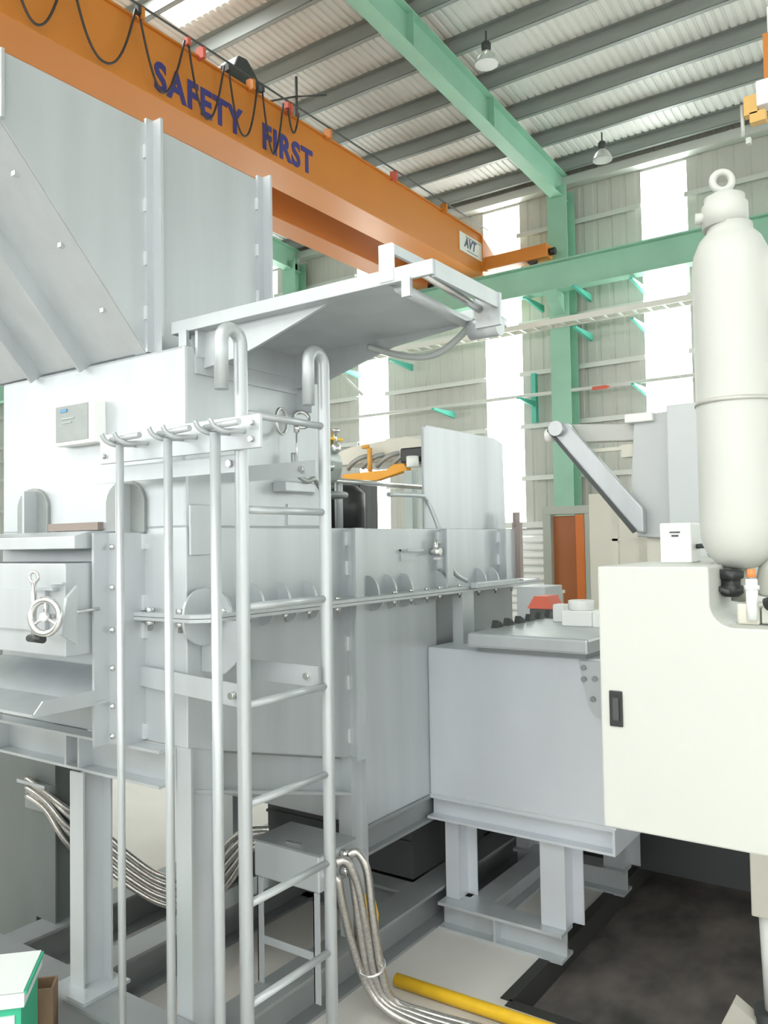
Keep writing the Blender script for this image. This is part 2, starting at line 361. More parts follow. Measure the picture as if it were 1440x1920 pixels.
# high bay lamps
for (lx, ly, dz, lab) in ((-4.60, 9.02, 0, 'hanging dome lamp under the roof, nearer one right of the green rafter'), (-4.2, 12.0, -.02, 'hanging dome lamp under the roof, farther one near the eave')):
    zt = roofz(ly)-.2+dz
    L = thing('high_bay_lamp', lab, 'lamp', (lx, ly, zt-.43), 'dome lamps under the roof')
    obj('stem', MB().cyl((lx, ly, zt-.13), (lx, ly, zt), .012, 8), DARK, L)
    obj('ballast', MB().lathe((lx, ly, zt-.26), [(.04, 0), (.06, .03), (.06, .1), (.03, .13)], 16), DARK, L)
    obj('lamp_shade', MB().lathe((lx, ly, zt-.43), [(.145, 0), (.14, .04), (.105, .11), (.06, .16), (.04, .175)], 20), DOME, L)

# ================================================================== FURNACE
FU = thing('furnace', 'large silver-painted melting furnace with bolted steel shell, front door and legs', 'furnace', (-2.8, 3.0, 0))
XS = -2.2
# tower
obj('tower_shell', B(-3.35, XS, 1.955, 2.73, 1.95, 2.597), SILVER, FU, .012)
# body: side profile extruded in x
body = MB(); body.prism('x', [(1.955, 1.19), (2.85, .96), (2.98, .96), (2.98, .63), (3.62, .63), (3.62, 1.64), (4.56, 1.64), (4.56, 1.955), (1.955, 1.955)], -3.35, XS)
obj('body_shell', body, SILVER, FU, .004)
obj('recessed_shell', B(-3.3, -2.25, 3.621, 4.6, .63, 1.627), SILVER_D, FU)  # shadow under the flange painted in as darker silver
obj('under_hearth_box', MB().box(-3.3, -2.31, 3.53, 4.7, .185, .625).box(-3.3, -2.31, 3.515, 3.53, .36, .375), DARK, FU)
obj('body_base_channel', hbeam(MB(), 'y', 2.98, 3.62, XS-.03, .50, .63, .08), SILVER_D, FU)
# flanges in two layers with gussets and bolts
fg = MB()
fg.prism('z', [(-2.46, 1.905), (-2.13, 1.905), (-2.075, 1.95), (-2.075, 4.62), (XS, 4.62), (XS, 1.955), (-2.46, 1.955)], 1.628, 1.640)
fg2 = MB(); fg2.prism('z', [(-2.46, 1.905), (-2.13, 1.905), (-2.075, 1.95), (-2.075, 4.62), (XS, 4.62), (XS, 1.955), (-2.46, 1.955)], 1.642, 1.656)
obj('lower_flange', fg, SILVER, FU); obj('upper_flange', fg2, SILVER, FU)
def gus(y, z, sgn, h=.085, d=.065, t=.012):
    pts = [(XS, z)]+[(XS+d*math.cos(a), z+sgn*h*math.sin(a)) for a in [PI/2*i/6 for i in range(7)]]
    return MB().prism('y', pts, y, y+t)
for y in (2.27, 2.42, 2.58, 3.02, 3.16, 3.30, 3.62, 4.05, 4.20): obj('gusset', gus(y, 1.656, 1), SILVER, FU)
for y in (2.1, 2.2, 2.32, 2.46, 2.6, 2.74, 3.05, 3.18, 3.30, 3.42, 3.52): obj('gusset', gus(y, 1.628, -1, .05, .065), SILVER, FU)
for y in (2.04, 2.16, 2.36, 2.5, 2.68, 3.1, 3.24, 3.38, 3.5, 3.7, 3.9, 4.1, 4.3):
    obj('bolt', MB().lathe((-2.105, y, 0), [(.006, 1.598), (.006, 1.612), (.012, 1.613), (.012, 1.628), (.006, 1.629), (.006, 1.655), (.012, 1.656), (.012, 1.668)], 6), STEEL, FU)
for (bx, by) in ((-2.36, 1.928), (-2.20, 1.928)):
    obj('bolt', MB().lathe((bx, by, 0), [(.009, 1.590), (.009, 1.612), (.017, 1.613), (.017, 1.628), (.009, 1.629), (.009, 1.655), (.016, 1.656), (.016, 1.672)], 6), STEEL, FU)
# big corner gussets by the flange, lifting lug below it
obj('corner_gusset', MB().prism('x', [(1.905, 1.656)]+[(2.0+.095*math.cos(a), 1.656+.085*math.sin(a)) for a in [PI-PI*i/12 for i in range(13)]], -2.168, -2.156), SILVER, FU)
obj('corner_gusset', MB().prism('y', [(XS, 1.656)]+[(XS+.125*math.cos(a), 1.656+.09*math.sin(a)) for a in [PI/2*i/8 for i in range(9)]][::-1], 2.04, 2.052), SILVER, FU)
obj('corner_gusset', MB().prism('x', [(1.905, 1.628)]+[(2.0+.095*math.cos(a), 1.628-.085*math.sin(a)) for a in [PI-PI*i/12 for i in range(13)]], -2.168, -2.156), SILVER, FU)
obj('lifting_lug', MB().prism('y', [(XS, 1.628), (-2.02, 1.628), (-1.995, 1.59), (-1.995, 1.53), (-2.035, 1.48), (-2.085, 1.445), (XS, 1.445)], 2.02, 2.045), SILVER, FU, .003)
# side stiffener bars and their weld beads
for (y, z0, z1) in ((2.88, .955, 1.955), (3.66, 1.66, 1.955), (4.33, 1.66, 1.955)):
    sb = obj('stiffener', MB().box(XS, XS+.055, y, y+.012, z0, z1).box(XS+.055, XS+.066, y-.03, y+.03, z0, z1), SILVER, FU)
    for zz in ([1.02, 1.25, 1.42, 1.75, 1.88] if z0 < 1 else [1.75, 1.88]): obj('weld_bead', MB().box(XS, XS+.01, y-.014, y, zz, zz+.06), WELD, sb)
obj('end_hinge', MB().box(XS-.02, XS+.03, 4.56, 4.6, 1.66, 2.0).cyl((XS, 4.58, 1.97), (XS, 4.58, 2.06), .022), mat('hinge_brown', (.33, .27, .25), .6), FU)
obj('strut', MB().box(-2.12, -2.09, 3.712, 3.82, 1.362, 1.628).box(-2.15, -2.09, 3.70, 3.712, 1.362, 1.628), SILVER, FU)
obj('flange_bar', MB().box(-2.07, -2.03, 3.75, 4.25, 1.645, 1.675), SILVER, FU, .004)
obj('edge_grating', MB().box(-2.3, -2.2, 4.4, 4.9, 1.63, 1.645), DARK, FU)
# stepped front frame with bolts
obj('frame_plate', MB().prism('z', [(-2.515, 1.955), (-2.515, 1.80), (-2.503, 1.80), (-2.503, 1.862), (-2.42, 1.862), (-2.42, 1.955)], 1.19, 1.94), SILVER, FU)
for z in (1.89, 1.745, 1.595, 1.46, 1.325, 1.22):
    if z > 1.21: obj('bolt', MB().lathe((-2.478, 0, z), [(.010, 1.862), (.010, 1.852), (.005, 1.851), (.005, 1.845)], 8, 'y'), STEEL, FU)
for z in (1.88, 1.66, 1.56, 1.40, 1.20): obj('weld_bead', MB().box(-2.42, -2.408, 1.94, 1.956, z, z+.055), WELD, FU)
# tower front: arched lug plates with rib
for (xa, xb) in ((-3.215, -3.0), (-2.625, -2.405)):
    xm = (xa+xb)/2; rr = (xb-xa)/2
    lp = obj('lug_plate', MB().prism('y', [(xa, 1.94), (xa, 2.06)]+[(xm-rr*.98*math.cos(a), 2.06+.075*math.sin(a)) for a in [PI*i/10 for i in range(1, 10)]]+[(xb, 2.06), (xb, 1.94)], 1.94, 1.957), PLATE, FU, .003)
    obj('lug_rib', MB().box(xm+.02, xm+.034, 1.885, 1.94, 1.94, 2.12), SILVER, lp)
obj('gasket_strip', B(-2.98, -2.66, 1.93, 1.956, 1.955, 1.985), RUST, FU)
# nameplate
npb = obj('nameplate', B(-2.885, -2.64, 1.90, 1.956, 2.285, 2.445), WHITE2, FU, .004)
obj('plate_face', B(-2.875, -2.672, 1.896, 1.90, 2.300, 2.438), PLATE, npb)
obj('plate_mark', B(-2.842, -2.80, 1.893, 1.896, 2.413, 2.426), mat('mark_blue', (.10, .25, .42), .4), npb)
obj('plate_line', MB().box(-2.835, -2.755, 1.893, 1.896, 2.385, 2.390).box(-2.83, -2.77, 1.893, 1.896, 2.370, 2.374), mat('mark_grey', (.40, .43, .42), .4), npb)
# front door with handwheel
dr = obj('door', B(-3.35, -2.525, 1.70, 1.95, 1.514, 1.835), SILVER, FU, .004)
obj('door_plate', B(-3.35, -2.62, 1.685, 1.70, 1.60, 1.745), SILVER, dr)
hw = MB(); hw.torus((-2.486, 1.60, 1.662), .056, .012, (.35, -1, .05), 24, 8)
N = Vector((.35, -1, .05)).normalized(); A = Vector((0, 0, 1)).cross(N).normalized(); Bv = N.cross(A); cc = Vector((-2.486, 1.60, 1.662))
for k in range(3):
    a = PI/2+k*2*PI/3; hw.cyl(cc-N*.0, cc+(A*math.cos(a)+Bv*math.sin(a))*.055, .006, 8)
hw.cyl(cc-N*.012, cc+N*.012, .015, 12); hw.cyl(cc, cc-N*.12, .009, 10)
obj('handwheel', hw, STEEL, dr)
obj('wheel_bracket', MB().prism('x', [(1.64, 1.60), (1.70, 1.56), (1.70, 1.76), (1.66, 1.72)], -2.47, -2.455), SILVER, dr)
obj('latch_rod', MB().cyl((-2.615, 1.64, 1.585), (-2.615, 1.64, 1.77), .009, 10).torus((-2.615, 1.64, 1.79), .018, .006, (0.3, -1, 0)), STEEL, dr)
obj('latch_grip', MB().cyl((-2.61, 1.62, 1.583), (-2.50, 1.60, 1.586), .013, 10), BLACK, dr)
obj('hinge_strip', MB().box(-2.68, -2.56, 1.675, 1.70, 1.742, 1.752).box(-2.60, -2.50, 1.67, 1.70, 1.765, 1.772), SILVER, dr)
obj('door_rod', MB().cyl((-2.522, 1.70, 1.664), (-2.50, 1.82, 1.672), .006, 8), STEEL, dr)
obj('door_header', MB().prism('x', [(1.74, 1.885), (1.74, 1.93), (1.80, 1.948), (1.95, 1.948), (1.95, 1.885)], -3.35, -2.53), SILVER, FU, .003)
sl = obj('sill_tray', MB().box(-3.35, -2.50, 1.56, 1.95, 1.335, 1.345), SILVER, FU)
obj('sill_lip', MB().prism('x', [(1.56, 1.335), (1.60, 1.382), (1.80, 1.388), (1.80, 1.335)], -2.506, -2.498), SILVER, sl)
obj('sill_back', MB().prism('x', [(1.80, 1.345), (1.95, 1.345), (1.95, 1.44)], -3.35, -2.52), SILVER, sl)
# under-frame beams, posts, skid
fb = MB(); fb.box(-3.9, -2.26, 1.94, 1.95, 1.07, 1.18); fb.box(-3.9, -2.26, 1.88, 1.95, 1.06, 1.07); fb.box(-3.9, -2.26, 1.88, 1.95, 1.18, 1.19)
for xx in (-3.28, -2.80, -2.72): fb.box(xx, xx+.01, 1.882, 1.94, 1.07, 1.18)
obj('front_beam', fb, SILVER, FU)
def post(x0, x1, y0, y1, z0, z1, back=.03):
    mb = MB(); mb.box(x0, x1, y0, y0+.008, z0, z1); mb.box(x1-.03, x1-.02, y0+.008, y1-.008, z0, z1); mb.box(x0, x1+back, y1-.008, y1, z0, z1); return mb
obj('post', post(-2.735, -2.655, 1.86, 1.965, .285, 1.06), SILVER, FU)
obj('post', post(-2.262, -2.184, 1.955, 2.075, .0, 1.19), SILVER, FU)
obj('post', post(-2.262, -2.19, 2.87, 2.98, .18, .96, .005), SILVER, FU)
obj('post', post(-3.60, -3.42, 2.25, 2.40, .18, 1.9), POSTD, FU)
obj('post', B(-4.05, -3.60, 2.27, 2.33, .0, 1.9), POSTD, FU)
obj('post', post(-3.42, -3.35, 3.3, 3.4, .15, .65), SILVER, FU)
obj('base_plate', MB().box(-2.78, -2.57, 1.80, 2.0, .275, .287), SILVER, FU)
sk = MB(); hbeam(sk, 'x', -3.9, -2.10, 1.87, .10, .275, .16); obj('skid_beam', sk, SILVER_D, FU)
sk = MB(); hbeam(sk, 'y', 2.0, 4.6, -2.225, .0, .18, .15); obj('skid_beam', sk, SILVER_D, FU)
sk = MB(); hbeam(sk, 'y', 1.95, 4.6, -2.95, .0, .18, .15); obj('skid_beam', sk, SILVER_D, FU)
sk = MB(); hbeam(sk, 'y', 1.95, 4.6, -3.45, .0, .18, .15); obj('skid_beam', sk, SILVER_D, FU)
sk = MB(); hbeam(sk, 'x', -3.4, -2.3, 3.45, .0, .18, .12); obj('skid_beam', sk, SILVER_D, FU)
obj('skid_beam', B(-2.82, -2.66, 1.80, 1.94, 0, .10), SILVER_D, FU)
ub = MB(); ub.prism('x', [(1.99, 1.17), (2.89, .938), (2.89, .79), (1.99, 1.03)], -2.262, -2.25); ub.prism('x', [(1.99, 1.042), (2.89, .802), (2.89, .79), (1.99, 1.03)], -2.262, -2.195)
obj('hearth_beam', ub, SILVER, FU)
# fittings on the tower side: lever rod, conduit box, ring handles
ft = obj('side_valve', B(XS, XS+.07, 2.40, 2.58, 2.095, 2.135), SILVER, FU, .004)
obj('lever_rod', MB().cyl((-2.15, 2.49, 2.16), (-2.15, 2.49, 2.375), .004, 8).cyl((-2.15, 2.49, 2.335), (-2.15, 2.49, 2.37), .012, 10), STEEL, ft)
obj('conduit', MB().tube(curve_pts([(-2.15, 2.47, 2.25), (-2.14, 2.47, 2.18), (-2.12, 2.51, 2.14), (-2.12, 2.56, 2.15), (-2.14, 2.62, 2.12), (-2.17, 2.68, 2.10)], 6), .011, 8), mat('conduit_grey', (.40, .42, .42), .4, .6), ft)
obj('ring_handle', MB().torus((-2.15, 2.40, 2.37), .05, .006, (1, .3, 0)), STEEL, ft)
obj('ring_handle', MB().torus((-2.15, 2.52, 2.39), .035, .008, (1, -.6, .4)), STEEL, ft)
obj('cover_plate', B(XS, XS+.012, 1.965, 2.06, 1.855, 2.034), SILVER, FU, .003)
obj('access_plate', B(XS, XS+.008, 2.48, 2.70, 1.965, 2.05), SILVER, FU)
# guard rail pipe, bracket and drain valve near the back
obj('guard_pipe', MB().tube(curve_pts([(-2.28, 3.32, 2.125), (-2.28, 3.60, 2.13), (-2.28, 3.66, 2.12), (-2.27, 3.69, 2.08), (-2.22, 3.70, 1.95), (-2.17, 3.70, 1.80), (-2.15, 3.74, 1.72), (-2.13, 3.82, 1.68)], 6), .012, 10), SILVER, FU)
obj('catch_bracket', MB().box(XS, XS+.05, 3.29, 3.43, 1.845, 1.855).box(XS, XS+.01, 3.29, 3.43, 1.80, 1.855), SILVER, FU)
obj('drain_valve', MB().cyl((-2.18, 3.54, 1.84), (-2.12, 3.54, 1.84), .018, 10).box(-2.14, -2.12, 3.50, 3.54, 1.80, 1.812).cyl((-2.16, 3.56, 1.83), (-2.16, 3.56, 1.90), .012, 10), STEEL, FU)
# burner group on the back of the tower
bu = obj('burner', MB().lathe((-2.55, 3.05, 2.27), [(.10, -.06), (.13, -.04), (.13, .0), (.10, .03), (.09, .14), (.05, .17)], 18, 'y').cyl((-2.55, 3.05, 1.95), (-2.55, 3.05, 2.2), .05), mat('burner_grey', (.40, .44, .42), .4, .4), FU)
obj('burner_ring', MB().torus((-2.5, 3.05, 2.12), .13, .014, (0, 0, 1)), SILVER_D, bu)
obj('burner_pipe', MB().tube(curve_pts([(-2.6, 2.85, 2.50), (-2.55, 2.92, 2.42), (-2.5, 3.0, 2.33), (-2.45, 3.1, 2.25)], 6), .018, 10).lathe((-2.60, 2.82, 2.47), [(.02, 0), (.035, .02), (.035, .05), (.01, .075)], 14), STEEL, bu)
gv = obj('gas_valve', MB().lathe((-2.49, 3.16, 2.33), [(.02, 0), (.035, .01), (.035, .04), (.018, .05), (.018, .10), (.03, .105), (.03, .12)], 12), STEEL, bu)
obj('valve_handle', MB().box(-2.505, -2.475, 3.10, 3.22, 2.395, 2.407), YELLOW, gv)
obj('sight_glass', MB().lathe((-2.45, 2.95, 2.40), [(.01, 0), (.035, .015), (.04, .045), (.025, .07), (.005, .078)], 14), WHITE2, bu)
obj('gas_rail', MB().cyl((-2.6, 3.1, 2.21), (-2.6, 4.2, 2.215), .014, 8), STEEL, FU)
for (yy, zz, r_) in ((3.25, 1.96, .03), (3.36, 1.96, .022)): obj('rear_pipe', MB().cyl((-2.62, yy, 1.95), (-2.62, yy, 2.3), r_), SILVER, FU)
dm = MB(); dm.lathe((-2.75, 3.55, 1.96), [(.13, 0), (.13, .2), (.09, .24), (.05, .25)], 18); dm.box(-2.95, -2.72, 3.55, 3.62, 1.96, 2.16)
obj('blower_motor', dm, BLACK, FU)

# ------------------------------------------------------------------ charging hopper on the tower
HO = thing('charging_hopper', 'tall grey steel charging hopper with sloped front standing on the furnace tower', 'hopper', (-2.9, 2.2, 2.6))
XH = -2.41
obj('side_plate', MB().prism('x', [(1.40, 3.235), (1.40, 3.455), (2.59, 3.455), (2.59, 2.60), (1.965, 2.60)], XH-.008, XH), SILVER, HO)
for (y, z0) in ((1.985, 2.60), (2.575, 2.60)):
    st = obj('stiffener', MB().box(XH, XH+.055, y, y+.012, z0, 3.47).box(XH, XH+.012, y-.03, y, z0, 3.47), SILVER, HO)
    for zz in (2.72, 2.92, 3.12, 3.32): obj('weld_bead', MB().box(XH, XH+.012, y-.036, y-.03, zz, zz+.05), WELD, st)
obj('edge_flange', MB().box(XH-.03, XH+.02, 1.39, 1.40, 3.235, 3.455), SILVER, HO)
dy, dz = (1.965-1.40), (2.60-3.235); ln = math.hypot(dy, dz); ny, nz = dz/ln, -dy/ln   # outward (front, down)
def slope(x0, x1, t0, t1, mb=None):
    mb = mb or MB(); p = [(1.40+ny*t0, 3.235+nz*t0), (1.965+ny*t0, 2.60+nz*t0), (1.965+ny*t1, 2.60+nz*t1), (1.40+ny*t1, 3.235+nz*t1)]
    return mb.prism('x', p, x0, x1)
obj('sloped_front', slope(-3.40, XH-.008, -.02, -.012), SILVER, HO)
for x_ in (-2.48, -2.77, -3.1):
    rb_ = obj('slope_rib', slope(x_, x_+.06 if x_ > -2.5 else x_+.012, -.012, .0 if x_ > -2.5 else .05), SILVER, HO)
obj('back_plate', MB().prism('x', [(2.58, 2.60), (2.59, 2.60), (2.59, 3.455), (2.58, 3.455)], -3.40, XH), SILVER, HO)
obj('far_side_plate', MB().prism('x', [(1.40, 3.235), (1.40, 3.455), (2.59, 3.455), (2.59, 2.60), (1.965, 2.60)], -3.41, -3.40), SILVER, HO)
for k in range(3): obj('weld_bead', slope(-2.54, -2.51, -.012, -.002).v and MB().box(-2.52, -2.50, 1.50+k*.17, 1.53+k*.17, 3.12-k*.19, 3.135-k*.19), WELD, HO)

# ------------------------------------------------------------------ hinged chute cover sticking out beside the tower
CV = thing('chute_cover', 'silver hinged cover plate sticking out level from the tower above the ladder', 'cover', (-1.75, 2.25, 2.5))
obj('cover_plate', B(-2.31, -1.36, 2.0, 2.53, 2.655, 2.667), SILVER, CV)
obj('edge_bar', MB().box(-2.31, -1.20, 1.99, 2.002, 2.655, 2.70), SILVER, CV, .002)
obj('edge_bar', MB().box(-2.31, -1.36, 2.52, 2.532, 2.655, 2.70), SILVER, CV)
obj('bracket', MB().prism('y', [(-2.255, 2.655), (-1.62, 2.655), (-1.93, 2.565), (-2.03, 2.54), (-2.225, 2.52), (-2.255, 2.56)], 2.035, 2.047), SILVER, CV)
obj('bracket', MB().prism('y', [(-2.19, 2.655), (-1.36, 2.655), (-1.70, 2.62), (-2.03, 2.53), (-2.19, 2.52)], 2.52, 2.532), SILVER, CV)
obj('hinge_tab', MB().box(-2.265, -2.225, 1.985, 2.0, 2.53, 2.66), SILVER, CV)
obj('support_angle', MB().box(XS, -2.19, 2.0, 2.56, 2.50, 2.57).box(XS, -2.12, 2.55, 2.56, 2.42, 2.57), SILVER, CV)
obj('side_rail', MB().box(-1.245, -1.212, 2.003, 2.40, 2.688, 2.70).box(-1.212, -1.20, 2.003, 2.40, 2.65, 2.70), SILVER, CV)
obj('corner_post', MB().box(-1.385, -1.335, 1.984, 1.999, 2.662, 2.775), WHITE2, CV, .003)
obj('corner_post', MB().box(-1.305, -1.275, 1.985, 2.0, 2.605, 2.66), SILVER, CV)
obj('top_rail', MB().box(-1.35, -1.338, 2.0, 2.40, 2.745, 2.775), SILVER, CV)
obj('pivot_shaft', MB().cyl((-1.27, 2.03, 2.69), (-1.27, 2.55, 2.645), .014), STEEL, CV)
obj('inner_rail', MB().cyl((-1.345, 2.03, 2.655), (-1.345, 2.50, 2.63), .018), SILVER, CV)
obj('chute_lip', MB().box(-2.198, -2.185, 2.002, 2.55, 2.56, 2.655).box(-2.198, -2.0, 2.538, 2.55, 2.56, 2.655), SILVER, CV)
obj('pivot_bearing', MB().box(-1.285, -1.195, 2.40, 2.415, 2.595, 2.70).cyl((-1.33, 2.45, 2.605), (-1.22, 2.45, 2.605), .034).cyl((-1.27, 2.5, 2.645), (-1.27, 2.56, 2.642), .026, 6), SILVER, CV)
obj('cover_hose', MB().tube(curve_pts([(-1.80, 2.50, 2.63), (-1.72, 2.52, 2.60), (-1.60, 2.52, 2.565), (-1.50, 2.51, 2.562), (-1.40, 2.49, 2.60), (-1.33, 2.46, 2.635)], 6), .012, 8), mat('hose_grey', (.38, .41, .39), .5), CV)

# ------------------------------------------------------------------ ladder with hooked rails
LA = thing('ladder', 'silver steel ladder with two hooked pipe rails hanging beside the furnace', 'ladder', (-1.795, 2.02, 0))
def rail(y, zt):
    r = .041; pts = [(-1.795, y, .0), (-1.795, y, zt-r)]
    pts = [(-1.795, y, .0), (-1.795, y, 1.2)]+[(-1.795, y-r+r*math.cos(a), zt-r+r*math.sin(a)) for a in [PI*i/12 for i in range(13)]]+[(-1.795, y-2*r, zt-.19)]
    return MB().tube(pts, .0215, 14)
obj('rail', rail(1.82, 2.548), SILVER, LA); obj('rail', rail(2.225, 2.552), SILVER, LA)
for i in range(8): obj('rung', MB().cyl((-1.795, 1.83, 2.297-.299*i), (-1.795, 2.215, 2.297-.299*i), .0125, 10), SILVER, LA)
for (y, z, xe) in ((1.845, 1.425, -2.42), (2.20, 1.435, XS)):
    tb = obj('tie_bar', MB().add([(xe, y+(.09 if xe < -2.3 else 0), z-.035), (-1.80, y-.02, z-.035), (-1.80, y-.012, z-.035), (xe, y+(.098 if xe < -2.3 else .008), z-.035),
        (xe, y+(.09 if xe < -2.3 else 0), z+.035), (-1.80, y-.02, z+.035), (-1.80, y-.012, z+.035), (xe, y+(.098 if xe < -2.3 else .008), z+.035)],
        [(0,3,2,1),(4,5,6,7),(0,1,5,4),(1,2,6,5),(2,3,7,6),(3,0,4,7)]), SILVER, LA)
    obj('bolt', MB().cyl((-1.85, y-.03, z), (-1.85, y-.012, z), .012, 6), STEEL, tb)
for (y, z, xa) in ((1.855, 2.145, -2.55), (2.20, 2.15, XS)):
    tb = obj('tie_bar', MB().box(xa, -1.80, y-.02, y-.012, z-.028, z+.028), SILVER, LA)
    obj('bolt', MB().cyl((-1.86, y-.03, z), (-1.86, y-.018, z), .012, 6), STEEL, tb)

# ------------------------------------------------------------------ tool rack with forked hooks, and three long rods hanging on it
RK = thing('tool_rack', 'white flat hook bar bolted in front of the ladder, holding three long rods', 'rack', (-2.07, 1.79, 2.18))
obj('back_bar', B(-2.446, -1.685, 1.785, 1.797, 2.178, 2.280), SILVER, RK, .002)
for (bx, bz) in ((-1.715, 2.255), (-1.715, 2.205), (-2.42, 2.205)): obj('bolt', MB().cyl((bx, 1.785, bz), (bx, 1.772, bz), .009, 6), STEEL, RK)
RX = (-2.245, -2.01, -1.80)
for xr in RX:
    hk = MB()
    for d in (-.032, .032):
        hk.tube(curve_pts([(xr+d+.02, 1.786, 2.232), (xr+d+.012, 1.75, 2.230), (xr+d, 1.715, 2.228), (xr+d-.012, 1.69, 2.242), (xr+d-.016, 1.68, 2.262)], 4), .008, 8)
    obj('hook', hk, SILVER, RK)
for i, xr in enumerate(RX):
    lab = ('thin silver rod hanging farthest left on the hook bar', 'thin silver rod hanging in the middle of the hook bar', 'silver rod hanging on the hook bar right next to the ladder')[i]
    R_ = thing('hanging_rod', lab, 'rod', (xr, 1.715, .05), 'long rods hanging on the hook bar')
    obj('shaft', MB().cyl((xr, 1.715, .06), (xr, 1.715, 2.225), (.0125, .014, .0165)[i], 12), SILVER, R_)
    obj('cross_pin', MB().cyl((xr-.045, 1.715, 2.243), (xr+.10, 1.715, 2.249), .010, 8), SILVER, R_)

# ------------------------------------------------------------------ square vessel on its stand
VE = thing('square_vessel', 'grey square steel vessel with flat lid on a short I-beam stand', 'vessel', (-1.75, 3.9, 0))
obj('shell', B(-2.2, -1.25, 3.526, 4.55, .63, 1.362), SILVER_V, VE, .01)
obj('weld_seam', MB().box(-2.2, -1.25, 3.518, 3.528, .628, .636), WELD, VE)
bb = MB(); bb.box(-2.2, -1.262, 3.56, 3.57, .532, .618); bb.box(-2.2, -1.262, 3.50, 3.57, .52, .532); bb.box(-2.2, -1.262, 3.515, 3.57, .618, .63); bb.box(-1.262, -1.25, 3.50, 4.55, .52, .63); bb.box(-2.2, -2.19, 3.57, 4.54, .52, .63); bb.box(-2.2, -1.262, 4.54, 4.55, .52, .63)
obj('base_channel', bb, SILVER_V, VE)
ld = obj('lid', B(-1.93, -1.33, 3.45, 4.3, 1.385, 1.452), SILVER, VE, .012)
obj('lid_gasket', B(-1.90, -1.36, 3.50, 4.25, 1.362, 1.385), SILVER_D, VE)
for k in range(6): obj('lid_clamp', MB().prism('x', [(3.7+k*.13, 1.452), (3.78+k*.13, 1.452), (3.76+k*.13, 1.475), (3.72+k*.13, 1.49)], -1.93, -1.90), DARK, ld)
obj('side_bracket', MB().prism('y', [(-1.40, 1.35), (-1.25, 1.35), (-1.25, 1.14)]+[(-1.30+.05*math.cos(a), 1.15+.05*math.sin(a)) for a in [0-PI*i/8 for i in range(1, 8)]]+[(-1.36, 1.16), (-1.38, 1.25)], 3.512, 3.526), SILVER, VE)
for (bx, bz) in ((-1.375, 1.32), (-1.375, 1.27), (-1.325, 1.275), (-1.335, 1.185)): obj('bolt', MB().cyl((bx, 3.512, bz), (bx, 3.503, bz), .013, 8), SILVER_D, VE)
def leg(x0, x1, y): return MB().box(x0, x1, y, y+.008, .131, .519).box(x1-.010, x1-.002, y+.008, y+.092, .131, .519).box(x0+.02, x1+.05, y+.092, y+.1, .131, .519)
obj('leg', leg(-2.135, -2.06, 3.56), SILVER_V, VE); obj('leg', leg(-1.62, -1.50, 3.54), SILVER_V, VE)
obj('leg', leg(-2.135, -2.06, 4.35), SILVER, VE); obj('leg', leg(-1.62, -1.50, 4.35), SILVER, VE)
bs = MB(); hbeam(bs, 'x', -2.14, -1.50, 3.55, 0, .13, .13); bs.box(-1.84, -1.83, 3.487, 3.55, .014, .116); obj('base_beam', bs, SILVER, VE)
bs = MB(); hbeam(bs, 'x', -2.14, -1.50, 4.38, 0, .13, .13); obj('base_beam', bs, SILVER, VE)
bs = MB(); hbeam(bs, 'y', 3.615, 4.31, -1.97, 0, .13, .12); obj('base_beam', bs, SILVER, VE)
tag(obj('machine_base', MB().box(-2.85, .6, 4.74, 5.3, 0, .62).box(-2.85, .6, 4.71, 4.74, .30, .34), DARK, None), 'dark low machine base on the floor behind the vessel stand', 'base')
# small white parts left on the vessel's lid
tag(obj('white_block', MB().box(-1.78, -1.72, 4.12, 4.2, 1.452, 1.545), WHITE2, None, .006), 'small white block standing on the vessel lid, left of the larger white fitting', 'block')
wf_ = thing('white_fitting', 'white pipe fitting with sloped base lying on the grey vessel lid', 'fitting', (-1.55, 4.0, 1.452))
obj('fitting_body', MB().box(-1.66, -1.50, 3.95, 4.1, 1.452, 1.53).cyl((-1.58, 4.02, 1.53), (-1.58, 4.02, 1.58), .065), WHITE2, wf_, .006)
obj('fitting_foot', MB().prism('y', [(-1.50, 1.452), (-1.50, 1.53), (-1.38, 1.452)], 3.97, 4.05), WHITE2, wf_)

# upright lid panel behind the side wall
LP = thing('lid_panel', 'plain grey lid panel standing raised on the furnace edge, slanted top', 'panel', (-2.3, 4.15, 1.955))
obj('panel', MB().prism('x', [(3.675, 1.955), (3.675, 2.495), (3.70, 2.512), (4.50, 2.515), (4.60, 2.49), (4.62, 1.955)], -2.31, -2.29), SILVER, LP, .006)

# ------------------------------------------------------------------ junction box on legs, metal hoses
JB = thing('junction_box', 'grey junction box on a thin frame under the furnace, behind the ladder', 'junction box', (-2.15, 2.5, .18))
obj('box', B(-2.32, -1.99, 2.40, 2.62, .585, .722), SILVER, JB, .006)
obj('box_lid', B(-2.325, -1.985, 2.395, 2.625, .722, .73), SILVER_D, JB)
obj('lid_catch', MB().box(-2.18, -2.10, 2.43, 2.44, .73, .737), STEEL, JB)
for xx in (-2.305, -2.02): obj('leg', MB().box(xx, xx+.03, 2.40, 2.405, .18, .585).box(xx, xx+.005, 2.40, 2.43, .18, .585), SILVER, JB)
obj('cross_bar', B(-2.28, -2.02, 2.405, 2.41, .33, .36), SILVER, JB)
obj('gland', MB().cyl((-1.99, 2.46, .69), (-1.955, 2.46, .69), .02, 8).cyl((-1.99, 2.46, .63), (-1.955, 2.46, .63), .02, 8).cyl((-1.99, 2.54, .69), (-1.955, 2.54, .69), .02, 8).cyl((-1.99, 2.54, .63), (-1.955, 2.54, .63), .02, 8), STEEL, JB)
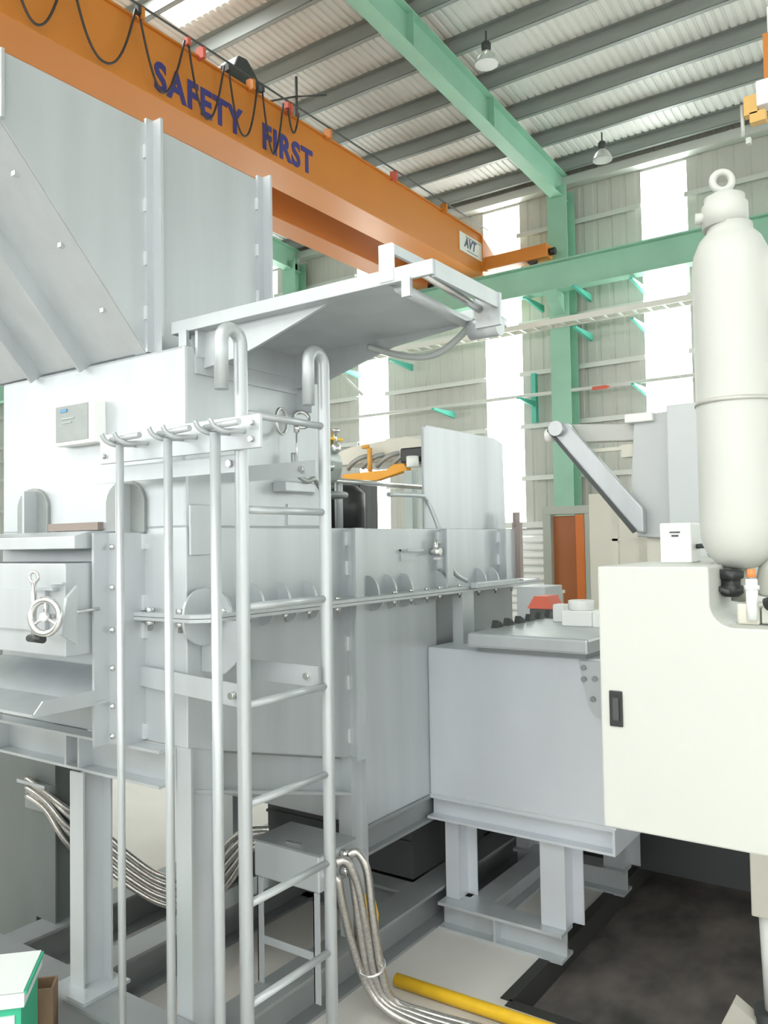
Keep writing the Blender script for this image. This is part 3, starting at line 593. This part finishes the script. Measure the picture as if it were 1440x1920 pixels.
hp = [([(-1.955, 2.54, .69), (-1.93, 2.56, .70), (-1.90, 2.58, .63), (-1.89, 2.60, .45), (-1.895, 2.66, .22)], 'rightmost'),
      ([(-1.955, 2.46, .69), (-1.93, 2.49, .69), (-1.91, 2.53, .60), (-1.91, 2.58, .42), (-1.925, 2.655, .2)], 'second'),
      ([(-1.955, 2.54, .63), (-1.935, 2.53, .635), (-1.93, 2.54, .56), (-1.935, 2.58, .38), (-1.95, 2.65, .19)], 'third'),
      ([(-1.955, 2.46, .63), (-1.945, 2.46, .62), (-1.95, 2.49, .52), (-1.96, 2.56, .34), (-1.965, 2.64, .18)], 'leftmost')]
hl = ('outermost braided hose arching highest from the junction box to the floor', 'braided hose second from the top leaving the junction box beside the ladder',
      'braided hose third from the top leaving the junction box beside the ladder', 'lowest braided hose leaving the junction box, leftmost on its way down')
for i, (p, _) in enumerate(hp):
    tail = [(-1.885-.012*i, 2.72-.015*i, .085), (-1.78-.01*i, 2.80-.03*i, .03), (-1.55, 2.84-.035*i, .022), (-1.25, 2.86-.03*i, .022), (-.9, 2.9-.03*i, .022)]
    tag(obj('metal_hose', MB().tube(curve_pts(p+tail, 7), .0165, 10), HOSE), hl[i], 'hose', 'braided hoses from the junction box')
tag(obj('hose_tie', MB().torus((-1.925, 2.638, .24), .05, .006, (.0, .4, -1)), STEEL), 'steel tie ring around the hoses dropping beside the yellow block', 'tie')
def bundle(z0, dy, dx): return curve_pts([(-3.60, 2.22+dy, .78+z0*.5), (-3.45, 2.22+dy, .74+z0*.5), (-3.36, 2.28+dy, .62+z0), (-3.33, 2.42, .50+z0), (-3.20, 2.48, .40+z0*.9), (-3.04, 2.52, .335+z0*.8), (-2.85, 2.51, .36+z0*.8), (-2.66, 2.48, .45+z0), (-2.50, 2.46, .60+z0), (-2.40, 2.46, .69+z0*.5), (-2.33, 2.50, .71+z0*.3)], 6)
blab = ('topmost hose', 'second hose', 'third hose', 'fourth hose', 'lowest hose')
for i in range(5):
    tag(obj('metal_hose', MB().tube(bundle(.075-.04*i, .012*(i % 2), 0), .0125, 8), HOSE), blab[i]+' of the five sagging between the dark left post and the junction box', 'hose', 'braided hoses sagging under the furnace')
cl = thing('hose_clamp', 'dark clamp plate holding hoses on the thick left post', 'clamp', (-3.55, 2.2, .68))
obj('clamp_plate', B(-3.62, -3.43, 2.225, 2.25, .68, .80), SILVER_D, cl); obj('clamp_bar', B(-3.64, -3.42, 2.195, 2.20, .80, .815), SILVER, cl)
tag(obj('yellow_pipe', MB().tube([(-2.02, 2.94, .03), (-1.40, 2.955, .03), (-.9, 2.97, .03)], .027, 12), YELLOW), 'yellow pipe lying on the concrete floor next to the braided hoses', 'pipe')
tag(obj('yellow_cover', MB().prism('x', [(2.84, .181), (2.84, .36), (2.88, .385), (2.93, .34), (2.95, .28), (2.94, .181)], -2.15, -2.11), YELLOW, None, .006), 'yellow upright guard piece behind the braided hoses on the skid', 'guard')

# ------------------------------------------------------------------ cartons bottom left
CO = Vector((-2.441, 1.497, 0)); ca, sa = math.cos(math.radians(46)), math.sin(math.radians(46))
def turned(mb):
    mb.v = [(CO.x+ca*x-sa*y, CO.y+sa*x+ca*y, z) for (x, y, z) in mb.v]; return mb
CB = thing('white_carton', 'white lidded carton with green print, lower left, in front of the furnace leg', 'box', (-2.6, 1.45, .2))
obj('carton_body', turned(B(-.50, -.012, .012, .25, .2, .455)), CARDG, CB)
obj('carton_window', turned(B(-.50, -.03, .004, .012, .22, .43)), CARDW, CB)
obj('carton_lid', turned(B(-.51, 0, 0, .265, .455, .50)), CARDW, CB, .003)
obj('flap_edge', turned(B(-.51, .006, .006, .262, .492, .504).box(-.51, .0, 0.002, .006, .455, .46)), CARDG, CB)
obj('carton_flap', turned(B(-.515, -.002, -.002, .262, .504, .508)), CARDW, CB)
obj('flap_slot', turned(B(-.14, -.10, .09, .10, .508, .509).box(-.15, -.12, .16, .17, .508, .509)), DARK, CB)
KB = thing('brown_carton', 'open brown carton behind the white carton with green print', 'box', (-2.8, 1.7, 0))
obj('carton_wall', turned(B(-.40, .03, .29, .298, 0, .36).box(-.40, .03, .372, .38, 0, .36).box(.022, .03, .298, .372, 0, .36).box(-.40, -.392, .298, .372, 0, .36)), CARDB, KB)
obj('carton_bottom', turned(B(-.392, .022, .298, .372, 0.0, .01)), CARDB, KB)
tag(obj('carton_stand', turned(B(-.52, .0, -.01, .28, 0, .2)), CARDB), 'brown carton under the white carton, mostly below the frame', 'box')

# ================================================================== WHITE HYDRAULIC CABINET
CA = thing('hydraulic_cabinet', 'large ivory machine cabinet with a notched top and black flush handle', 'cabinet', (-.1, 3.0, -.11))
cp = [(-.89, 1.035), (-.89, 1.808), (-.57, 1.808), (-.57, 1.70)]+[(-.505+.065*math.cos(a), 1.705+.065*math.sin(a)) for a in [PI+PI/2*i/8 for i in range(1, 9)]]+[(1.2, 1.64), (1.2, 1.035)]
obj('cabinet_body', MB().prism('y', cp, 2.40, 4.3), WHITE, CA, .006)
hd = obj('flush_handle', MB().box(-.862, -.822, 2.394, 2.40, 1.335, 1.44), BLACK, CA, .003)
obj('handle_grip', MB().box(-.850, -.832, 2.389, 2.394, 1.355, 1.42), DARK, hd)
obj('leg', MB().box(-.72, -.52, 3.55, 3.75, .38, 1.035), BEIGE, CA, .006)
obj('leg', MB().box(.85, 1.05, 3.55, 3.75, -.11, 1.035), BEIGE, CA, .006)
obj('levelling_screw', MB().cyl((-.665, 3.62, .0), (-.665, 3.62, .38), .03, 14, .042), WHITE2, CA)
obj('foot_pad', MB().cyl((-.665, 3.62, -.11), (-.665, 3.62, .0), .07), DARK, CA)
tag(obj('floor_wedge', MB().prism('y', [(-.86, -.11), (-.70, -.11), (-.72, -.03), (-.80, .02)], 3.55, 3.62), BEIGE), 'beige wedge on the pit floor beside the cabinet leg', 'wedge')
# control box on top
CT = thing('control_box', 'small white control box standing on the ivory cabinet top', 'control box', (-.75, 2.8, 1.808))
obj('case', B(-.80, -.70, 2.74, 2.86, 1.808, 1.938), WHITE2, CT, .005)
obj('case_label', MB().box(-.768, -.735, 2.737, 2.74, 1.905, 1.910).box(-.762, -.74, 2.737, 2.74, 1.893, 1.899), DARK, CT)
obj('conduit', MB().tube(curve_pts([(-.70, 2.8, 1.86), (-.66, 2.8, 1.86), (-.66, 2.82, 1.83), (-.62, 2.84, 1.815)], 5), .008, 8), DARK, CT)
# accumulator bottle
AC = thing('accumulator', 'tall cream-white gas accumulator bottle with lifting eye beside the cabinet notch', 'accumulator', (-.53, 2.62, 1.80))
ax, ay = -.53, 2.62
obj('bottle', MB().lathe((ax, ay, 0), [(.03, 1.795), (.05, 1.80), (.085, 1.83), (.105, 1.87), (.111, 1.92), (.111, 2.70), (.105, 2.745), (.088, 2.785), (.066, 2.81), (.064, 2.83)], 40), WHITE, AC)
obj('neck_cap', MB().lathe((ax-.012, ay, 0), [(.066, 2.825), (.066, 2.895), (.058, 2.905), (.058, 2.92), (.03, 2.935)], 28), WHITE, AC)
obj('lifting_eye', MB().torus((ax-.017, ay, 2.972), .028, .011, (-.45, .9, 0), 24, 10), WHITE, AC)
obj('side_plug', MB().cyl((ax-.06, ay-.02, 2.862), (ax-.092, ay-.03, 2.862), .018, 12), WHITE, AC)
obj('clamp_band', MB().lathe((ax, ay, 0), [(.112, 2.285), (.1155, 2.285), (.1155, 2.297), (.112, 2.297)], 40), mat('band_grey', (.50, .50, .46), .4, .3), AC)
obj('clamp_bracket', MB().box(ax+.112, ax+.16, ay-.02, ay+.05, 2.33, 2.42).box(ax+.108, ax+.15, ay-.02, ay+.02, 2.56, 2.72), WHITE2, AC)
obj('clamp_post', B(ax+.16, ax+.20, ay-.02, ay+.06, 1.64, 2.75), WHITE2, AC)
# valve block in the notch
VB = thing('valve_block', 'hydraulic valve block with black couplings and orange cap in the cabinet notch', 'valve', (-.48, 2.55, 1.64))
obj('manifold', MB().box(-.52, -.46, 2.50, 2.60, 1.64, 1.70), BEIGE, VB, .006)
obj('black_coupling', MB().lathe((-.545, 2.56, 1.715), [(.02, 0), (.034, .01), (.034, .03), (.026, .035), (.026, .05), (.036, .055), (.036, .075), (.02, .08)], 14), BLACK, VB)
obj('coupling_bolt', MB().cyl((-.575, 2.54, 1.79), (-.53, 2.53, 1.775), .008, 8).cyl((-.575, 2.52, 1.74), (-.54, 2.52, 1.73), .008, 8), DARK, VB)
obj('neck_pipe', MB().cyl((-.53, 2.60, 1.70), (-.53, 2.62, 1.80), .025, 14), mat('pipe_olive', (.36, .37, .31), .4, .2), VB)
obj('valve_stem', MB().cyl((-.478, 2.50, 1.655), (-.478, 2.50, 1.77), .016, 14).cyl((-.478, 2.50, 1.74), (-.478, 2.50, 1.752), .021, 6), WHITE2, VB)
obj('orange_cap', MB().cyl((-.478, 2.50, 1.775), (-.478, 2.50, 1.798), .013, 12, .011), mat('cap_orange', (.80, .25, .08), .5), VB)
obj('side_block', MB().box(-.455, -.415, 2.50, 2.56, 1.645, 1.69), mat('block_grey', (.50, .51, .45), .5), VB, .004)
obj('side_knob', MB().cyl((-.44, 2.49, 1.70), (-.405, 2.48, 1.712), .018, 12), BLACK, VB)
obj('elbow_pipe', MB().tube(curve_pts([(-.47, 2.66, 1.72), (-.455, 2.64, 1.79), (-.42, 2.63, 1.825), (-.36, 2.62, 1.83), (-.28, 2.62, 1.83)], 6), .03, 14), mat('elbow_grey', (.55, .56, .50), .4, .2), VB)

# ------------------------------------------------------------------ ladling arm machine behind the cabinet
RB = thing('ladling_machine', 'grey ladling machine with folded swing arm and tall box body behind the cabinet', 'machine', (-1.85, 6.6, 0))
obj('machine_body', MB().prism('y', [(-2.06, 1.90), (-2.10, 2.30), (-2.06, 2.86), (-1.78, 2.87), (-1.78, 1.88)], 6.45, 6.9), mat('machine_grey', (.52, .54, .54), .45, .3), RB, .01)
obj('body_side', MB().box(-1.78, -1.45, 6.35, 6.95, 1.7, 2.90), mat('machine_light', (.60, .63, .63), .45, .2), RB, .01)
obj('top_cap', MB().box(-2.12, -1.9, 6.4, 6.6, 2.80, 2.87), WHITE2, RB, .01)
obj('lower_arm', MB().prism('y', [(-2.74, 2.80), (-2.66, 2.86), (-2.58, 2.84), (-2.15, 2.32), (-1.98, 2.12), (-1.98, 1.93), (-2.06, 1.94)], 6.36, 6.44), SILVER, RB, .012)
obj('lower_arm_edge', MB().prism('y', [(-2.75, 2.79), (-2.74, 2.81), (-2.03, 1.95), (-2.06, 1.93)], 6.34, 6.37), DARK, RB)
obj('elbow_cap', MB().cyl((-2.66, 6.30, 2.80), (-2.66, 6.5, 2.80), .062, 20), SILVER, RB)
obj('elbow_joint', MB().cyl((-2.80, 6.45, 2.765), (-2.72, 6.45, 2.765), .055, 16), WHITE2, RB)
obj('upper_arm', MB().prism('y', [(-2.60, 2.85), (-2.06, 2.80), (-2.06, 2.67), (-2.50, 2.69)], 6.5, 6.6), WHITE, RB, .01)
obj('arm_stay', MB().box(-2.46, -2.1, 6.5, 6.55, 2.60, 2.63).box(-2.18, -2.06, 6.48, 6.6, 2.54, 2.64), BEIGE, RB)
obj('machine_base', MB().box(-2.0, -1.3, 6.5, 7.0, 0, 1.92), BEIGE, RB)
obj('shelf_rail', MB().box(-2.42, -1.9, 6.9, 6.95, 1.87, 1.89).box(-2.42, -2.37, 6.9, 6.95, 0, 2.15).box(-2.2, -1.95, 6.85, 6.95, 1.82, 1.87), BEIGE, RB)
tag(obj('beige_cabinet', B(-3.42, -2.86, 9.0, 9.5, 0, 2.40), BEIGE, None, .01), 'plain beige cabinet standing right of the orange door', 'cabinet')
tag(obj('beige_partition', B(-3.2, -1.9, 9.8, 9.9, 0, 2.52), BEIGE, None, .01), 'pale beige partition behind the ladling machine', 'partition')
lowb = thing('beige_crate', 'low beige crate just inside the orange door', 'crate', (-4.75, 10.5, 0))
obj('crate_side', B(-4.86, -4.5, 10.4, 10.8, 0, 1.15), mat('crate_olive', (.48, .42, .26), .6), lowb); obj('crate_rim', B(-4.88, -4.48, 10.38, 10.82, 1.15, 1.19), BEIGE, lowb)
rd = thing('red_machine', 'red capped machine part low behind the vessel, left of the orange door', 'machine', (-3.6, 8.1, 0))
obj('red_cap', MB().prism('y', [(-3.74, 1.17), (-3.66, 1.30), (-3.52, 1.30), (-3.46, 1.17)], 8.0, 8.3), RED, rd); obj('red_base', B(-3.72, -3.46, 8.02, 8.28, 0, 1.17), DARK, rd)
tag(obj('steel_cabinet', B(-4.15, -3.80, 8.6, 9.1, 0, 1.36), mat('pale_blue_grey', (.55, .60, .62), .5), None, .01), 'pale blue-grey cabinet seen past the furnace end beside the shutter', 'cabinet')

# ------------------------------------------------------------------ casting machine seen over the furnace body
CM = thing('casting_machine', 'distant beige casting machine with orange arm and steel posts seen over the furnace', 'machine', (-5.6, 8.0, 0))
obj('beige_hood', MB().prism('y', [(-6.35, 2.86), (-6.35, 3.02), (-6.1, 3.08), (-5.3, 3.14), (-4.9, 3.06), (-4.9, 2.86)], 8.1, 9.0), BEIGE, CM, .01)
obj('machine_bed', B(-6.6, -4.8, 8.05, 9.0, 0, 2.05), mat('bed_grey', (.30, .33, .31), .5), CM)
obj('orange_arm', MB().prism('y', [(-6.25, 2.64), (-6.25, 2.72), (-5.45, 2.74), (-5.35, 2.80), (-5.2, 2.80), (-5.15, 2.72), (-5.6, 2.62)], 7.9, 8.0), mat('arm_orange', (.85, .38, .03), .5), CM, .01)
obj('orange_stem', MB().cyl((-5.72, 7.95, 2.74), (-5.72, 7.95, 3.02), .03).cyl((-5.78, 7.95, 3.02), (-5.78, 7.95, 3.06), .05), mat('stem_orange', (.80, .40, .08), .5), CM)
for k in range(5): obj('hose_loop', MB().tube(curve_pts([(-6.1+k*.22, 8.02, 2.80), (-6.0+k*.22, 7.98, 2.86), (-5.88+k*.22, 8.0, 2.92), (-5.8+k*.22, 8.05, 2.94)], 5), .03, 8), mat('loop_grey', (.36, .38, .36), .5, .3), CM)
for xx in (-5.0, -4.82, -4.66): obj('guard_post', MB().box(xx, xx+.10, 7.6, 7.7, 0, 2.68), mat('post_grey', (.33, .38, .36), .45, .3), CM)
obj('black_head', MB().box(-5.12, -4.80, 7.7, 8.0, 2.78, 2.95), BLACK, CM, .02)
obj('white_head', MB().cyl((-4.92, 7.65, 2.72), (-4.92, 7.65, 2.84), .07), WHITE2, CM)
obj('dark_column', MB().box(-6.3, -5.78, 7.8, 8.2, 2.05, 2.62), BLACK, CM, .02)
obj('dark_column', MB().box(-5.66, -5.60, 7.8, 7.9, 2.05, 2.62), DARK, CM)
obj('piston', MB().lathe((-5.92, 7.7, 2.05), [(.12, 0), (.16, .02), (.16, .07), (.08, .1), (.08, .2), (.1, .22), (.1, .3), (.05, .36)], 16), mat('piston_grey', (.33, .34, .33), .35, .5), CM)

# ------------------------------------------------------------------ tall post with yellow limit switch at the right edge
TP = thing('signal_post', 'tall post with white box and yellow bracket at the right edge under the roof', 'post', (-.90, 6.0, -.11))
obj('post', MB().box(-.935, -.86, 6.02, 6.08, -.11, 5.5), WHITE2, TP)
obj('white_box', MB().box(-1.0, -.80, 5.90, 6.02, 4.78, 4.95), WHITE2, TP, .006)
obj('yellow_bracket', MB().box(-1.085, -1.0, 5.93, 6.0, 4.75, 4.88).box(-1.05, -.95, 5.93, 6.0, 4.69, 4.76), mat('switch_yellow', (.80, .50, .16), .5), TP)
obj('orange_head', MB().box(-.96, -.86, 5.98, 6.02, 4.98, 5.3), ORANGE, TP)
obj('cable_drop', MB().cyl((-1.10, 5.96, 4.62), (-1.10, 5.96, 4.84), .012, 8).box(-1.08, -1.05, 5.94, 5.98, 4.56, 4.60), GIRT, TP)
